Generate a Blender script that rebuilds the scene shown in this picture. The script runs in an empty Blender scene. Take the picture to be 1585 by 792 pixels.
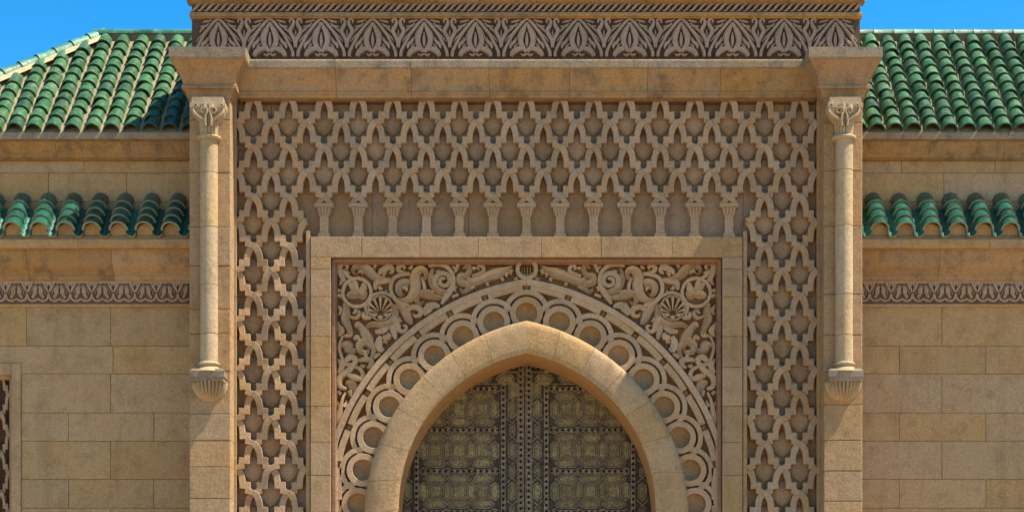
import bpy, bmesh, math, random
from mathutils import Matrix, Vector
random.seed(7)
R = math.radians
scene = bpy.context.scene
col = scene.collection

# ------------------------------------------------------------------ camera, sky, sun, exposure
F = 3000.0                      # focal length in photo pixels (photo is 1585 x 792)
CX, CY, CZ = 0.125, -25.0, 1.6  # camera stands 25 m in front of the gateway, at eye height
HX, HY = 830.0, 1100.0          # photo pixel straight ahead of the camera (rising-front lens)
cam_d = bpy.data.cameras.new('camera')
cam = bpy.data.objects.new('camera', cam_d); col.objects.link(cam)
cam.location = (CX, CY, CZ); cam.rotation_euler = (R(90), 0, 0)
cam_d.sensor_width = 36.0; cam_d.lens = 36.0 * F / 1585.0
cam_d.shift_x = (792.5 - HX) / 1585.0
cam_d.shift_y = (HY - 396.0) / 1585.0
cam_d.clip_end = 6000
scene.camera = cam

SUN_AZ, SUN_EL = 80.0, 60.0     # degrees to the right of straight out of the facade, degrees up
sdir = Vector((math.sin(R(SUN_AZ)) * math.cos(R(SUN_EL)), -math.cos(R(SUN_AZ)) * math.cos(R(SUN_EL)), math.sin(R(SUN_EL))))
world = bpy.data.worlds.new('World'); scene.world = world; world.use_nodes = True
wn = world.node_tree.nodes; wl = world.node_tree.links
bg = wn['Background']
sky = wn.new('ShaderNodeTexSky'); sky.sky_type = 'NISHITA'; sky.sun_disc = False
sky.sun_elevation = R(SUN_EL); sky.sun_rotation = math.atan2(sdir.x, sdir.y)
sky.air_density = 1.0; sky.dust_density = 0.35; sky.ozone_density = 2.0
hs = wn.new('ShaderNodeHueSaturation'); hs.inputs['Saturation'].default_value = 1.52; hs.inputs['Hue'].default_value = 0.497
wl.new(sky.outputs[0], hs.inputs['Color']); wl.new(hs.outputs[0], bg.inputs['Color'])
bg.inputs['Strength'].default_value = 0.095
sun_d = bpy.data.lights.new('sun', 'SUN'); sun_d.energy = 4.0; sun_d.angle = R(0.5); sun_d.color = (1, .93, .80)
sun = bpy.data.objects.new('sun', sun_d); col.objects.link(sun)
sun.rotation_euler = (-sdir).to_track_quat('-Z', 'Y').to_euler()
sun.location = (20, -20, 30)
scene.view_settings.view_transform = 'Standard'; scene.view_settings.look = 'None'
scene.view_settings.exposure = 1.29; scene.view_settings.gamma = 1.0
scene.view_settings.use_curve_mapping = False

# ------------------------------------------------------------------ pixel -> place
def P(px, py, y, yr=None):
    """point of the plane at depth yr that shows at photo pixel px, py, then moved straight back or forth to depth y"""
    k = ((y if yr is None else yr) - CY) / F
    return (CX + (px - HX) * k, y, CZ + (HY - py) * k)
def PX(px, y): return CX + (px - HX) * (y - CY) / F
def PZ(py, y): return CZ + (HY - py) * (y - CY) / F
def M(n, y): return n * (y - CY) / F      # pixels -> metres at depth y

# ------------------------------------------------------------------ materials
def new_mat(name):
    m = bpy.data.materials.new(name); m.use_nodes = True
    return m, m.node_tree.nodes, m.node_tree.links, m.node_tree.nodes['Principled BSDF']
def noise(n, l, vec, scale, detail=5, rough=.6):
    t = n.new('ShaderNodeTexNoise'); t.inputs['Scale'].default_value = scale
    t.inputs['Detail'].default_value = detail; t.inputs['Roughness'].default_value = rough
    l.new(vec, t.inputs['Vector']); return t.outputs['Fac']
def ramp(n, l, fac, p0, c0, p1, c1):
    r = n.new('ShaderNodeValToRGB'); e = r.color_ramp.elements
    e[0].position = p0; e[0].color = (*c0, 1) if not isinstance(c0, float) else (c0, c0, c0, 1)
    e[1].position = p1; e[1].color = (*c1, 1) if not isinstance(c1, float) else (c1, c1, c1, 1)
    l.new(fac, r.inputs['Fac']); return r.outputs['Color']
def mix(n, l, a, b, fac, mode='MIX'):
    x = n.new('ShaderNodeMix'); x.data_type = 'RGBA'; x.blend_type = mode
    for s, v in ((x.inputs[6], a), (x.inputs[7], b)):
        if isinstance(v, tuple): s.default_value = (*v, 1)
        else: l.new(v, s)
    if isinstance(fac, (int, float)): x.inputs[0].default_value = fac
    else: l.new(fac, x.inputs[0])
    return x.outputs[2]
def math_node(n, l, op, a, b):
    x = n.new('ShaderNodeMath'); x.operation = op
    for i, v in ((0, a), (1, b)):
        if isinstance(v, (int, float)): x.inputs[i].default_value = v
        else: l.new(v, x.inputs[i])
    return x.outputs[0]
def stone(name, base, dark, warm, rnd=.16, grain=.42, bump=1.0, stain=.5, seed=0.0, bscale=1.0):
    base, dark, warm = (tuple(x * k for x, k in zip(q, (1.13, 1.045, .93))) for q in (base, dark, warm))
    m, n, l, b = new_mat(name)
    geo = n.new('ShaderNodeNewGeometry'); oi = n.new('ShaderNodeObjectInfo')
    off = n.new('ShaderNodeVectorMath'); off.operation = 'ADD'; off.inputs[1].default_value = (seed * 7.1, seed * 3.3, seed * 5.7)
    l.new(geo.outputs['Position'], off.inputs[0]); v = off.outputs[0]
    st = n.new('ShaderNodeMapping'); st.inputs['Scale'].default_value = (3.2, 3.2, .55); l.new(v, st.inputs['Vector'])
    # every stone has its own patch of the veining
    jit = n.new('ShaderNodeVectorMath'); jit.operation = 'MULTIPLY_ADD'
    l.new(oi.outputs['Random'], jit.inputs[0]); jit.inputs[1].default_value = (40, 23, 31); l.new(v, jit.inputs[2]); vj = jit.outputs[0]
    c = mix(n, l, base, warm, ramp(n, l, noise(n, l, vj, 1.5, 4), .42, 0.0, .72, .9))
    c = mix(n, l, c, dark, ramp(n, l, noise(n, l, vj, 4.5, 7, .68), .50, 0.0, .74, stain))
    c = mix(n, l, c, dark, ramp(n, l, noise(n, l, st.outputs[0], 1.3, 6, .65), .52, 0.0, .78, stain * .9))
    fine = noise(n, l, v, 55 * bscale, 5, .75)
    c = mix(n, l, c, ramp(n, l, fine, .3, 1 - grain, .7, 1 + grain * .35), 1.0, 'MULTIPLY')
    speck = noise(n, l, v, 21 * bscale, 6, .8)
    c = mix(n, l, c, dark, ramp(n, l, speck, .57, 0.0, .72, .65))
    c = mix(n, l, c, tuple(min(1, x * 1.5 + .04) for x in base), ramp(n, l, noise(n, l, vj, 13 * bscale, 6, .75), .64, 0.0, .78, .5))
    val = math_node(n, l, 'ADD', math_node(n, l, 'MULTIPLY', oi.outputs['Random'], 2 * rnd), 1 - rnd)
    h = n.new('ShaderNodeHueSaturation'); l.new(c, h.inputs['Color']); l.new(val, h.inputs['Value'])
    l.new(math_node(n, l, 'ADD', math_node(n, l, 'MULTIPLY', math_node(n, l, 'FRACT', math_node(n, l, 'MULTIPLY', oi.outputs['Random'], 7.3), 0), .12), .94), h.inputs['Saturation'])
    l.new(h.outputs[0], b.inputs['Base Color'])
    b.inputs['Roughness'].default_value = .92; b.inputs['Specular IOR Level'].default_value = .2
    hgt = math_node(n, l, 'ADD', math_node(n, l, 'MULTIPLY', fine, .5), math_node(n, l, 'ADD', speck, math_node(n, l, 'MULTIPLY', noise(n, l, vj, 6 * bscale, 5), 1.6)))
    bp = n.new('ShaderNodeBump'); bp.inputs['Strength'].default_value = bump; bp.inputs['Distance'].default_value = .012
    l.new(hgt, bp.inputs['Height']); l.new(bp.outputs[0], b.inputs['Normal'])
    return m
def glaze(name, a, b2, pale, rough=.22, worn=.5):
    m, n, l, b = new_mat(name)
    geo = n.new('ShaderNodeNewGeometry'); oi = n.new('ShaderNodeObjectInfo')
    jit = n.new('ShaderNodeVectorMath'); jit.operation = 'MULTIPLY_ADD'
    l.new(oi.outputs['Random'], jit.inputs[0]); jit.inputs[1].default_value = (40, 23, 31); l.new(geo.outputs['Position'], jit.inputs[2]); v = jit.outputs[0]
    c = mix(n, l, a, b2, oi.outputs['Random'])
    c = mix(n, l, c, pale, ramp(n, l, noise(n, l, v, 5, 5, .7), .46, 0.0, .74, worn))
    c = mix(n, l, c, pale, ramp(n, l, noise(n, l, v, 38, 5, .8), .58, 0.0, .72, worn * .8))
    c = mix(n, l, c, (.03, .035, .02), ramp(n, l, noise(n, l, v, 17, 6, .8), .60, 0.0, .75, .6))
    fr = math_node(n, l, 'FRACT', math_node(n, l, 'MULTIPLY', oi.outputs['Random'], 13.7), 0)
    h = n.new('ShaderNodeHueSaturation'); l.new(c, h.inputs['Color'])
    l.new(math_node(n, l, 'ADD', math_node(n, l, 'MULTIPLY', fr, .6), .66), h.inputs['Value'])
    l.new(h.outputs[0], b.inputs['Base Color'])
    l.new(ramp(n, l, noise(n, l, v, 20, 4), .35, rough, .7, rough + .35), b.inputs['Roughness'])
    bp = n.new('ShaderNodeBump'); bp.inputs['Strength'].default_value = .25; bp.inputs['Distance'].default_value = .01
    l.new(noise(n, l, v, 9, 4), bp.inputs['Height']); l.new(bp.outputs[0], b.inputs['Normal'])
    return m
def bronze(name, a, b2, dark, metal=.35, rough=.45, eng=90):
    m, n, l, b = new_mat(name)
    geo = n.new('ShaderNodeNewGeometry'); oi = n.new('ShaderNodeObjectInfo'); v = geo.outputs['Position']
    c = mix(n, l, a, b2, oi.outputs['Random'])
    vo = n.new('ShaderNodeTexVoronoi'); vo.inputs['Scale'].default_value = eng * .55; vo.feature = 'SMOOTH_F1'; l.new(v, vo.inputs['Vector'])
    en = ramp(n, l, vo.outputs['Distance'], .25, 0.0, .62, 1.0)
    c = mix(n, l, c, dark, math_node(n, l, 'MULTIPLY', en, .75))
    c = mix(n, l, c, dark, ramp(n, l, noise(n, l, v, 8, 6, .7), .45, 0.0, .75, .7))
    c = mix(n, l, c, tuple(x * 1.7 for x in b2), ramp(n, l, noise(n, l, v, eng, 4, .7), .58, 0.0, .72, .6))
    l.new(c, b.inputs['Base Color']); b.inputs['Metallic'].default_value = metal; b.inputs['Specular IOR Level'].default_value = .2; b.inputs['Roughness'].default_value = rough
    bp = n.new('ShaderNodeBump'); bp.inputs['Strength'].default_value = .6; bp.inputs['Distance'].default_value = .006
    l.new(vo.outputs['Distance'], bp.inputs['Height']); l.new(bp.outputs[0], b.inputs['Normal'])
    return m

MT = {}
MT['portal'] = stone('sandstone_gateway', (.42, .285, .155), (.18, .11, .055), (.45, .28, .13), rnd=.06, seed=1)
MT['strap'] = stone('sandstone_strapwork', (.45, .315, .195), (.22, .14, .08), (.43, .285, .16), rnd=.10, stain=.3, seed=2)
MT['ground'] = stone('sandstone_shaded_ground', (.39, .265, .16), (.17, .105, .06), (.41, .27, .15), rnd=.14, seed=3)  # darker than the straps: shade of the lattice recesses deepened in the colour
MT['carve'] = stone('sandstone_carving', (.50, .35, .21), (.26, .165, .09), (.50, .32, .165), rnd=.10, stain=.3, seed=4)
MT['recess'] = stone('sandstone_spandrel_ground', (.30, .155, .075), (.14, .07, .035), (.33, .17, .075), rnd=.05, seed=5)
MT['red'] = stone('reddish_moulding', (.33, .195, .115), (.15, .08, .05), (.36, .195, .10), rnd=.06, seed=6)
MT['cornice'] = stone('ochre_cornice_stone', (.41, .265, .13), (.13, .09, .06), (.47, .265, .09), rnd=.12, stain=.8, seed=7)
MT['slab'] = stone('weathered_grey_slab', (.33, .26, .18), (.13, .11, .085), (.36, .26, .15), rnd=.12, stain=.8, seed=8)
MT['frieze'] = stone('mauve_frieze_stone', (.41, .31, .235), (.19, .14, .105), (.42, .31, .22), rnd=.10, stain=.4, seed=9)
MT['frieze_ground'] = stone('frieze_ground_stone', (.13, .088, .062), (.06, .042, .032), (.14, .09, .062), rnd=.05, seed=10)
MT['wall'] = stone('sandstone_ashlar', (.49, .335, .175), (.25, .16, .085), (.47, .30, .14), rnd=.06, stain=.6, seed=11)
MT['mortar'] = stone('mortar', (.25, .16, .085), (.12, .075, .04), (.27, .16, .08), rnd=.03, seed=12)
MT['pinkfrieze'] = stone('pink_frieze_stone', (.45, .31, .205), (.25, .16, .105), (.45, .305, .19), rnd=.08, stain=.35, seed=13)
MT['pinkground'] = stone('pink_frieze_ground', (.20, .125, .082), (.11, .065, .042), (.21, .125, .08), rnd=.04, seed=14)
MT['column'] = stone('pale_column_stone', (.50, .385, .235), (.27, .19, .11), (.50, .37, .20), rnd=.05, stain=.6, seed=15)
MT['soffit'] = stone('ochre_soffit', (.46, .27, .10), (.22, .13, .05), (.48, .26, .08), rnd=.05, stain=.5, seed=16)
MT['ring'] = stone('arch_ring_stone', (.47, .32, .17), (.24, .145, .07), (.48, .315, .15), rnd=.02, stain=.6, seed=21)
MT['impost'] = stone('weathered_impost', (.37, .235, .12), (.15, .095, .05), (.42, .23, .085), rnd=.05, stain=.7, seed=22)
MT['hipbed'] = stone('cream_hip_mortar', (.62, .50, .28), (.30, .22, .12), (.55, .42, .22), rnd=.05, stain=.5, seed=23)
MT['tile'] = glaze('green_glaze', (.020, .080, .026), (.042, .125, .036), (.20, .27, .14), .26, .5)
MT['tile_teal'] = glaze('teal_glaze', (.006, .075, .05), (.012, .105, .065), (.06, .19, .12), .16, .2)
MT['ridge'] = glaze('ridge_glaze', (.02, .14, .07), (.035, .17, .09), (.28, .36, .24), .4, .5)
MT['rim'] = stone('tile_biscuit_rim', (.25, .29, .20), (.12, .15, .09), (.25, .27, .17), rnd=.1, seed=17)
MT['rim_shade'] = stone('tile_shade_rim', (.05, .09, .05), (.02, .04, .02), (.06, .09, .04), rnd=.1, seed=18)  # near-black tile ends and undersides: shading of the overlaps put into the colour
MT['bed'] = stone('cream_roof_mortar', (.34, .29, .18), (.15, .13, .08), (.31, .25, .14), rnd=.05, stain=.7, seed=19)
MT['plate'] = bronze('engraved_bronze_plate', (.25, .205, .085), (.38, .32, .13), (.065, .048, .024), .1, .6)
MT['rib'] = bronze('bronze_rib', (.31, .225, .14), (.37, .275, .165), (.13, .09, .05), .08, .6, 60)
MT['leaf'] = bronze('dark_door_ground', (.075, .052, .028), (.085, .06, .033), (.03, .02, .012), .05, .5, 60)
MT['stud'] = bronze('dark_stud', (.018, .012, .008), (.022, .015, .01), (.008, .006, .004), .1, .6, 60)
MT['pave'] = stone('pale_paving', (.33, .27, .20), (.2, .16, .12), (.33, .26, .18), seed=20)

# ------------------------------------------------------------------ mesh building
class MB:
    def __init__(s): s.v = []; s.f = []; s.mi = []
    def add(s, vs, fs, mi=0):
        o = len(s.v); s.v += [tuple(v) for v in vs]
        for f in fs: s.f.append([o + i for i in f]); s.mi.append(mi)
    def box(s, x0, x1, y0, y1, z0, z1):
        s.add([(x0,y0,z0),(x1,y0,z0),(x1,y1,z0),(x0,y1,z0),(x0,y0,z1),(x1,y0,z1),(x1,y1,z1),(x0,y1,z1)],
              [(0,1,5,4),(1,2,6,5),(2,3,7,6),(3,0,4,7),(4,5,6,7),(3,2,1,0)])
    def block(s, x0, x1, z0, z1, yf, yb, ch=.006):
        """dressed stone: chamfered front"""
        s.add([(x0,yb,z0),(x1,yb,z0),(x1,yb,z1),(x0,yb,z1),
               (x0,yf+ch,z0),(x1,yf+ch,z0),(x1,yf+ch,z1),(x0,yf+ch,z1),
               (x0+ch,yf,z0+ch),(x1-ch,yf,z0+ch),(x1-ch,yf,z1-ch),(x0+ch,yf,z1-ch)],
              [(8,9,10,11),(4,5,9,8),(5,6,10,9),(6,7,11,10),(7,4,8,11),
               (0,1,5,4),(1,2,6,5),(2,3,7,6),(3,0,4,7),(3,2,1,0)])
    def ribbon(s, pts, w, yb, h, prof, yr, closed=False):
        """moulded band along photo-pixel points: w widths in pixels, base depth yb, height h metres, XZ taken at depth yr"""
        n = len(pts); k = len(prof); vs = []
        if isinstance(w, (int, float)): w = [w] * n
        for i in range(n):
            a = pts[i - 1] if (closed or i > 0) else pts[i]
            b = pts[(i + 1) % n] if (closed or i < n - 1) else pts[i]
            dx, dy = b[0] - a[0], b[1] - a[1]; L = math.hypot(dx, dy) or 1
            nx, ny = -dy / L, dx / L
            hh = h * (.45 + .55 * min(1, w[i] / 5.0))
            for (t, d) in prof:
                vs.append(P(pts[i][0] + nx * t * w[i] / 2, pts[i][1] + ny * t * w[i] / 2, yb - d * hh, yr))
        fs = []
        for i in range(n if closed else n - 1):
            j = (i + 1) % n
            for q in range(k - 1): fs.append((i*k+q, i*k+q+1, j*k+q+1, j*k+q))
        if not closed:
            fs.append(tuple(range(k - 1, -1, -1))); fs.append(tuple((n-1)*k + q for q in range(k)))
        s.add(vs, fs)
    def rings(s, rr, cap0=True, cap1=True, mi=0):
        """loft closed rings of equal length"""
        k = len(rr[0]); vs = [p for r in rr for p in r]; fs = []
        for i in range(len(rr) - 1):
            for q in range(k): fs.append((i*k+q, i*k+(q+1)%k, (i+1)*k+(q+1)%k, (i+1)*k+q))
        if cap0: fs.append(tuple(range(k - 1, -1, -1)))
        if cap1: fs.append(tuple((len(rr)-1)*k + q for q in range(k)))
        s.add(vs, fs, mi)
    def lathe(s, cx, cy, prof, seg=24, a0=0.0, a1=2*math.pi, flute=0, fd=0.0):
        rr = []
        for (r, z) in prof:
            ring = []
            for i in range(seg):
                a = a0 + (a1 - a0) * i / seg
                q = r * (1 + (fd * math.cos(flute * a) if flute else 0))
                ring.append((cx + q * math.cos(a), cy + q * math.sin(a), z))
            rr.append(ring)
        s.rings(rr)
    def mesh(s, name, mats, smooth=False):
        me = bpy.data.meshes.new(name); me.from_pydata(s.v, [], s.f); me.update()
        for m in mats: me.materials.append(m)
        if any(s.mi): me.polygons.foreach_set('material_index', s.mi)
        bm = bmesh.new(); bm.from_mesh(me); bmesh.ops.recalc_face_normals(bm, faces=bm.faces); bm.to_mesh(me); bm.free()
        if smooth: soft(me)
        return me
    def build(s, name, mats, parent=None, smooth=False):
        if not isinstance(mats, (list, tuple)): mats = [mats]
        return link(name, s.mesh(name, mats, smooth), parent)
def soft(me, ang=38):
    me.polygons.foreach_set('use_smooth', [True] * len(me.polygons))
    bm = bmesh.new(); bm.from_mesh(me)
    for e in bm.edges:
        if len(e.link_faces) == 2 and e.calc_face_angle(0) > R(ang): e.smooth = False
    bm.to_mesh(me); bm.free(); me.update()
def link(name, me, parent=None, mat=None):
    o = bpy.data.objects.new(name, me); col.objects.link(o)
    if mat is not None: o.matrix_basis = mat
    if parent is not None:
        o.parent = parent
        if parent.type == 'EMPTY': o.matrix_parent_inverse = Matrix.Translation(parent.location).inverted()
    return o
def thing(name, label, cat, loc):
    o = bpy.data.objects.new(name, None); col.objects.link(o); o.location = loc
    o.empty_display_size = .3; o['label'] = label; o['category'] = cat; return o
def spline(pts, sub=5, closed=False):
    out = []; n = len(pts)
    if n < 3: return list(pts), [i / 1.0 for i in range(n)]
    par = []
    for i in range(n if closed else n - 1):
        p0 = pts[(i-1) % n] if (closed or i > 0) else pts[0]
        p1 = pts[i]; p2 = pts[(i+1) % n]
        p3 = pts[(i+2) % n] if (closed or i < n - 2) else pts[-1]
        for k in range(sub):
            t = k / sub; t2 = t*t; t3 = t2*t
            out.append(tuple(.5*((2*p1[c]) + (-p0[c]+p2[c])*t + (2*p0[c]-5*p1[c]+4*p2[c]-p3[c])*t2 + (-p0[c]+3*p1[c]-3*p2[c]+p3[c])*t3) for c in range(len(p1))))
    if not closed: out.append(tuple(pts[-1]))
    return out, None
def stroke(mb, pts, w, yb, h, prof, yr, sub=4):
    if isinstance(w, (int, float)): w = [w] * len(pts)
    q, _ = spline([(p[0], p[1], ww) for p, ww in zip(pts, w)], sub)
    mb.ribbon([(a[0], a[1]) for a in q], [max(.6, a[2]) for a in q], yb, h, prof, yr)
FLAT = [(-1, 0), (-1, .93), (-.88, 1), (.88, 1), (1, .93), (1, 0)]
ROUND = [(-1, 0), (-.97, .72), (-.78, .95), (0, 1), (.78, .95), (.97, .72), (1, 0)]
VEIN = [(-1, 0), (-.92, .6), (-.6, .98), (-.14, .72), (.14, .72), (.6, .98), (.92, .6), (1, 0)]
def inset(poly, d):
    n = len(poly); out = []
    A = sum(poly[i][0]*poly[(i+1)%n][1] - poly[(i+1)%n][0]*poly[i][1] for i in range(n)); sg = 1 if A > 0 else -1
    for i in range(n):
        p, c, q = poly[i-1], poly[i], poly[(i+1) % n]
        def ln(a, b):
            dx, dy = b[0]-a[0], b[1]-a[1]; L = math.hypot(dx, dy); nx, ny = -dy/L*sg, dx/L*sg
            return (a[0]+nx*d, a[1]+ny*d, dx, dy)
        a = ln(p, c); b = ln(c, q); den = a[2]*b[3] - a[3]*b[2]
        if abs(den) < 1e-9: out.append((b[0], b[1])); continue
        t = ((b[0]-a[0])*b[3] - (b[1]-a[1])*b[2]) / den
        out.append((a[0]+a[2]*t, a[1]+a[3]*t))
    return out
def course(parent, name, mat, x0, x1, rows, y, depth, joints, jw=.7, jit=.004, ch=.006):
    """rows: photo-pixel heights of the bed joints; joints(i) gives the upright joints of course i"""
    out = []
    for i in range(len(rows) - 1):
        js = [x0] + [j for j in sorted(joints(i)) if x0 + 6 < j < x1 - 6] + [x1]
        for a, b in zip(js[:-1], js[1:]):
            m = MB(); yf = y + random.uniform(-jit, jit)
            m.block(PX(a, y) + M(jw/2, y), PX(b, y) - M(jw/2, y), PZ(rows[i+1], y) + M(jw/2, y), PZ(rows[i], y) - M(jw/2, y), yf, y + depth, ch)
            out.append(m.build(name, mat, parent))
    return out
def mould(parent, name, mats, xs, prof, gap=.5, ref=None, back=None, mi=None):
    """moulding along X cut into stones at photo-pixel joints xs; prof = (depth y, photo row) from top to bottom"""
    yr = prof[0][0] if ref is None else ref
    yb = max(p[0] for p in prof) + .12 if back is None else back
    out = []
    for a, b in zip(xs[:-1], xs[1:]):
        m = MB(); X0 = PX(a, yr) + M(gap/2, yr); X1 = PX(b, yr) - M(gap/2, yr); dy = random.uniform(-.003, .003)
        pr = [(y + dy, PZ(py, y)) for y, py in prof]
        pr = [(yb, pr[0][1])] + pr + [(yb, pr[-1][1])]
        k = len(pr)
        vs = [(X0, y, z) for y, z in pr] + [(X1, y, z) for y, z in pr]
        for q in range(k):
            j = (q + 1) % k
            m.add([vs[q], vs[j], vs[k+j], vs[k+q]], [(0, 1, 2, 3)], (mi[q-1] if mi and 0 < q <= len(mi) else 0))
        m.add(vs, [tuple(range(k)), tuple(range(2*k-1, k-1, -1))])
        o = m.build(name, mats, parent); out.append(o)
    return out

# ------------------------------------------------------------------ ground
g = MB(); g.add([(-1500,-1500,0),(1500,-1500,0),(1500,1500,0),(-1500,1500,0)], [(0,1,2,3)])
go = g.build('ground', MT['pave']); go['kind'] = 'structure'; go['label'] = 'pale stone forecourt in front of the gateway'; go['category'] = 'ground'

# ================================================================== GATEWAY
gate = thing('gateway', 'projecting carved sandstone gateway with pointed arch and bronze double door', 'gateway', (0, 1.5, 0))
XL, XR = PX(293, 0), PX(1335, 0)
# --- core masonry behind the carved skins
core = MB()
core.box(XL + .02, PX(560, .3), .57, 4.2, 0, PZ(158, .6))
core.box(PX(1070, .3), XR - .02, .57, 4.2, 0, PZ(158, .6))
core.box(PX(559, .3), PX(1071, .3), .58, 4.2, PZ(520, .6), PZ(158, .6))
core.box(XL + .04, XR - .04, .36, 4.15, PZ(157, .6), PZ(-12, .4))
core = core.build('core_masonry', MT['mortar'], gate)
# --- piers of dressed stone
for sx, (a, b) in enumerate(((293, 357), (1275, 1335))):
    pier = MB(); pier.box(PX(a, 0) + .012, PX(b, 0) - .012, .012, .52, 0, PZ(140, .2)); pier = pier.build('pier', MT['mortar'], gate)
    rows = [138, 186, 267, 351, 411, 478, 516, 574, 640, 681, 722, 771, 812, 870, 930, 990, 1050, 1110, 1170, 1230, 1291]
    if sx: rows = [138, 190, 264, 350, 455, 518, 575, 626, 681, 728, 775, 822, 880, 940, 1000, 1060, 1120, 1180, 1240, 1291]
    course(pier, 'pier_stone', MT['portal'], a, b, rows, 0, .5, lambda i: [], .7, .003, .008)
    # impost block over the pier: flares to the front and to both sides
    cap = MB(); base = (PX(a, 0), PX(b, 0)); rr = []
    for o, py in [(.20,74),(.215,77),(.215,91),(.195,93),(.165,100),(.125,109),(.09,119),(.07,129),(.07,131),(.085,132),(.085,137),(.05,139),(.03,143),(.02,150),(.008,152)]:
        z = PZ(py, -o); rr.append([(base[0]-o, -o, z), (base[1]+o, -o, z), (base[1]+o, .7, z), (base[0]-o, .7, z)])
    cap.rings(rr); cap = cap.build('impost_block', MT['impost'], gate)
    tp = MB(); z = PZ(74, -.2)
    tp.rings([[(base[0]-.225,-.225,z+.002),(base[1]+.225,-.225,z+.002),(base[1]+.225,.7,z+.002),(base[0]-.225,.7,z+.002)],
              [(base[0]-.222,-.222,z-.125),(base[1]+.222,-.222,z-.125),(base[1]+.222,.7,z-.125),(base[0]-.222,.7,z-.125)]][::-1])
    tp.build('abacus_slab', MT['slab'], cap)
    # engaged colonnette on a scallop corbel
    cx = PX((323.5 if sx == 0 else 1306.5), -.08); cy = -.075; r = .113
    colm = MB(); zt = PZ(213, -.1); zb = PZ(560, -.1)
    colm.lathe(cx, cy, [(r*.95, zb), (r*.95, zt)], 28)
    colm = colm.build('colonnette_shaft', MT['mortar'], gate, True)
    cuts_ = [213, 268, 352, 441, 517, 561] if sx == 0 else [213, 264, 350, 456, 519, 561]
    for ca, cb2 in zip(cuts_[:-1], cuts_[1:]):
        dm = MB(); za, zb2 = PZ(ca, -.1) - .003, PZ(cb2, -.1) + .003; rq = r * random.uniform(.992, 1.008)
        dm.lathe(cx + random.uniform(-.002, .002), cy, [(rq*.955, zb2), (rq, zb2 + .005)] + [(rq, zb2 + (za - zb2)*i/6) for i in range(1, 6)] + [(rq, za - .005), (rq*.955, za)], 28)
        dm.build('shaft_drum', MT['column'], colm, True)
    ck = MB(); z0 = PZ(214, -.1)
    ck.lathe(cx, cy, [(.115,z0-.03),(.15,z0-.022),(.16,z0),(.15,z0+.022),(.118,z0+.03)], 28)
    ck.build('neck_ring', MT['column'], colm, True)
    cp = MB(); zt2 = PZ(150, -.2)
    cp.lathe(cx, cy, [(.105,z0+.03),(.11,z0+.10),(.12,z0+.19),(.14,z0+.27),(.17,z0+.33),(.17,z0+.40)], 32, flute=10, fd=.07)
    h0 = PZ(183, -.2)
    rr = []
    for e, z in ((.13, h0-.02), (.185, h0+.05), (.225, h0+.14), (.225, h0+.20), (.20, h0+.205), (.20, zt2)):
        rr.append([(cx-e, cy-.02-e*.5, z), (cx+e, cy-.02-e*.5, z), (cx+e, .05, z), (cx-e, .05, z)])
    cp.rings(rr); cp = cp.build('capital', MT['column'], colm, False)
    for sgn in (-1, 1):
        vo = MB(); pc = 323.5 if sx == 0 else 1306.5
        def sp(cxp, cyp, r0, r1, a0, a1, n=22): return [(cxp + (r0+(r1-r0)*i/n)*math.cos(a0+(a1-a0)*i/n), cyp + (r0+(r1-r0)*i/n)*math.sin(a0+(a1-a0)*i/n)) for i in range(n+1)]
        q = [(pc + sgn*4, 196), (pc + sgn*5, 188)] + [(pc + sgn*(x - 323.5), y) for x, y in sp(331, 173, 6.5, 1.2, 2.2, 2.2+9.0)]
        vo.ribbon(q, [3.4]*2 + [3.2 - 1.4*i/22 for i in range(23)], cy - .125, .075, ROUND, -.2)
        q2 = [(pc + sgn*6, 186), (pc + sgn*13, 183), (pc + sgn*21, 177), (pc + sgn*24, 168)]
        stroke(vo, q2, [3, 4.5, 4.5, 2], cy - .12, .06, ROUND, -.2)
        vo.ribbon([(pc + sgn*(x - 323.5), y) for x, y in sp(344, 164, 4, .8, .3, 7.5, 16)], [2.2]*17, cy - .125, .055, ROUND, -.2)
        vo.build('volute', MT['column'], colm, True)
    for k in (-2, -1, 0, 1, 2):
        fl = MB(); pc = 323.5 if sx == 0 else 1306.5
        stroke(fl, [(pc + k*4.0, 211), (pc + k*4.2, 196), (pc + k*4.8, 187)], [2.6, 3.2, 2.2], cy - .085 + .02*k*k*.5, .05, ROUND, -.2)
        fl.build('capital_leaf', MT['column'], colm, True)
    bs = MB()
    zc = PZ(566, -.15)
    bs.lathe(cx, cy, [(.112,zc+.06),(.135,zc+.05),(.145,zc+.03),(.135,zc+.012),(.118,zc+.008),(.12,zc-.005),(.15,zc-.03),(.19,zc-.06),(.20,zc-.075)], 28)
    bs.build('column_base', MT['column'], colm, True)
    slab = MB(); z1 = PZ(574, -.2); z2 = PZ(590, -.2); e = .222
    slab.rings([[(cx-e*q, cy-.17*q, z), (cx+e*q, cy-.17*q, z), (cx+e*q, .05, z), (cx-e*q, .05, z)] for q, z in ((.86, z1+.03), (1, z1), (1, z1-.075), (.94, z1-.08), (.94, z2)) ])
    slab.build('corbel_slab', MT['slab'], colm)
    sh = MB(); n, mseg = 104, 12; rad = .205; zt = PZ(589, -.15); rr = []
    vs = []
    for i in range(mseg + 1):
        la = (i / mseg) * math.pi / 2
        for j in range(n + 1):
            lo = math.pi * j / n
            q = rad * math.sin(la) * (1 + .13 * math.cos(lo * 26) * math.sin(la) ** .6)
            vs.append((cx - q*math.cos(lo), .0 - q*math.sin(lo)*1.05, zt - rad*1.18*math.cos(la)**.85))
    fs = [(i*(n+1)+j, i*(n+1)+j+1, (i+1)*(n+1)+j+1, (i+1)*(n+1)+j) for i in range(mseg) for j in range(n)]
    sh.add(vs, fs); sh.build('scallop_corbel', MT['column'], colm, True)

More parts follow.
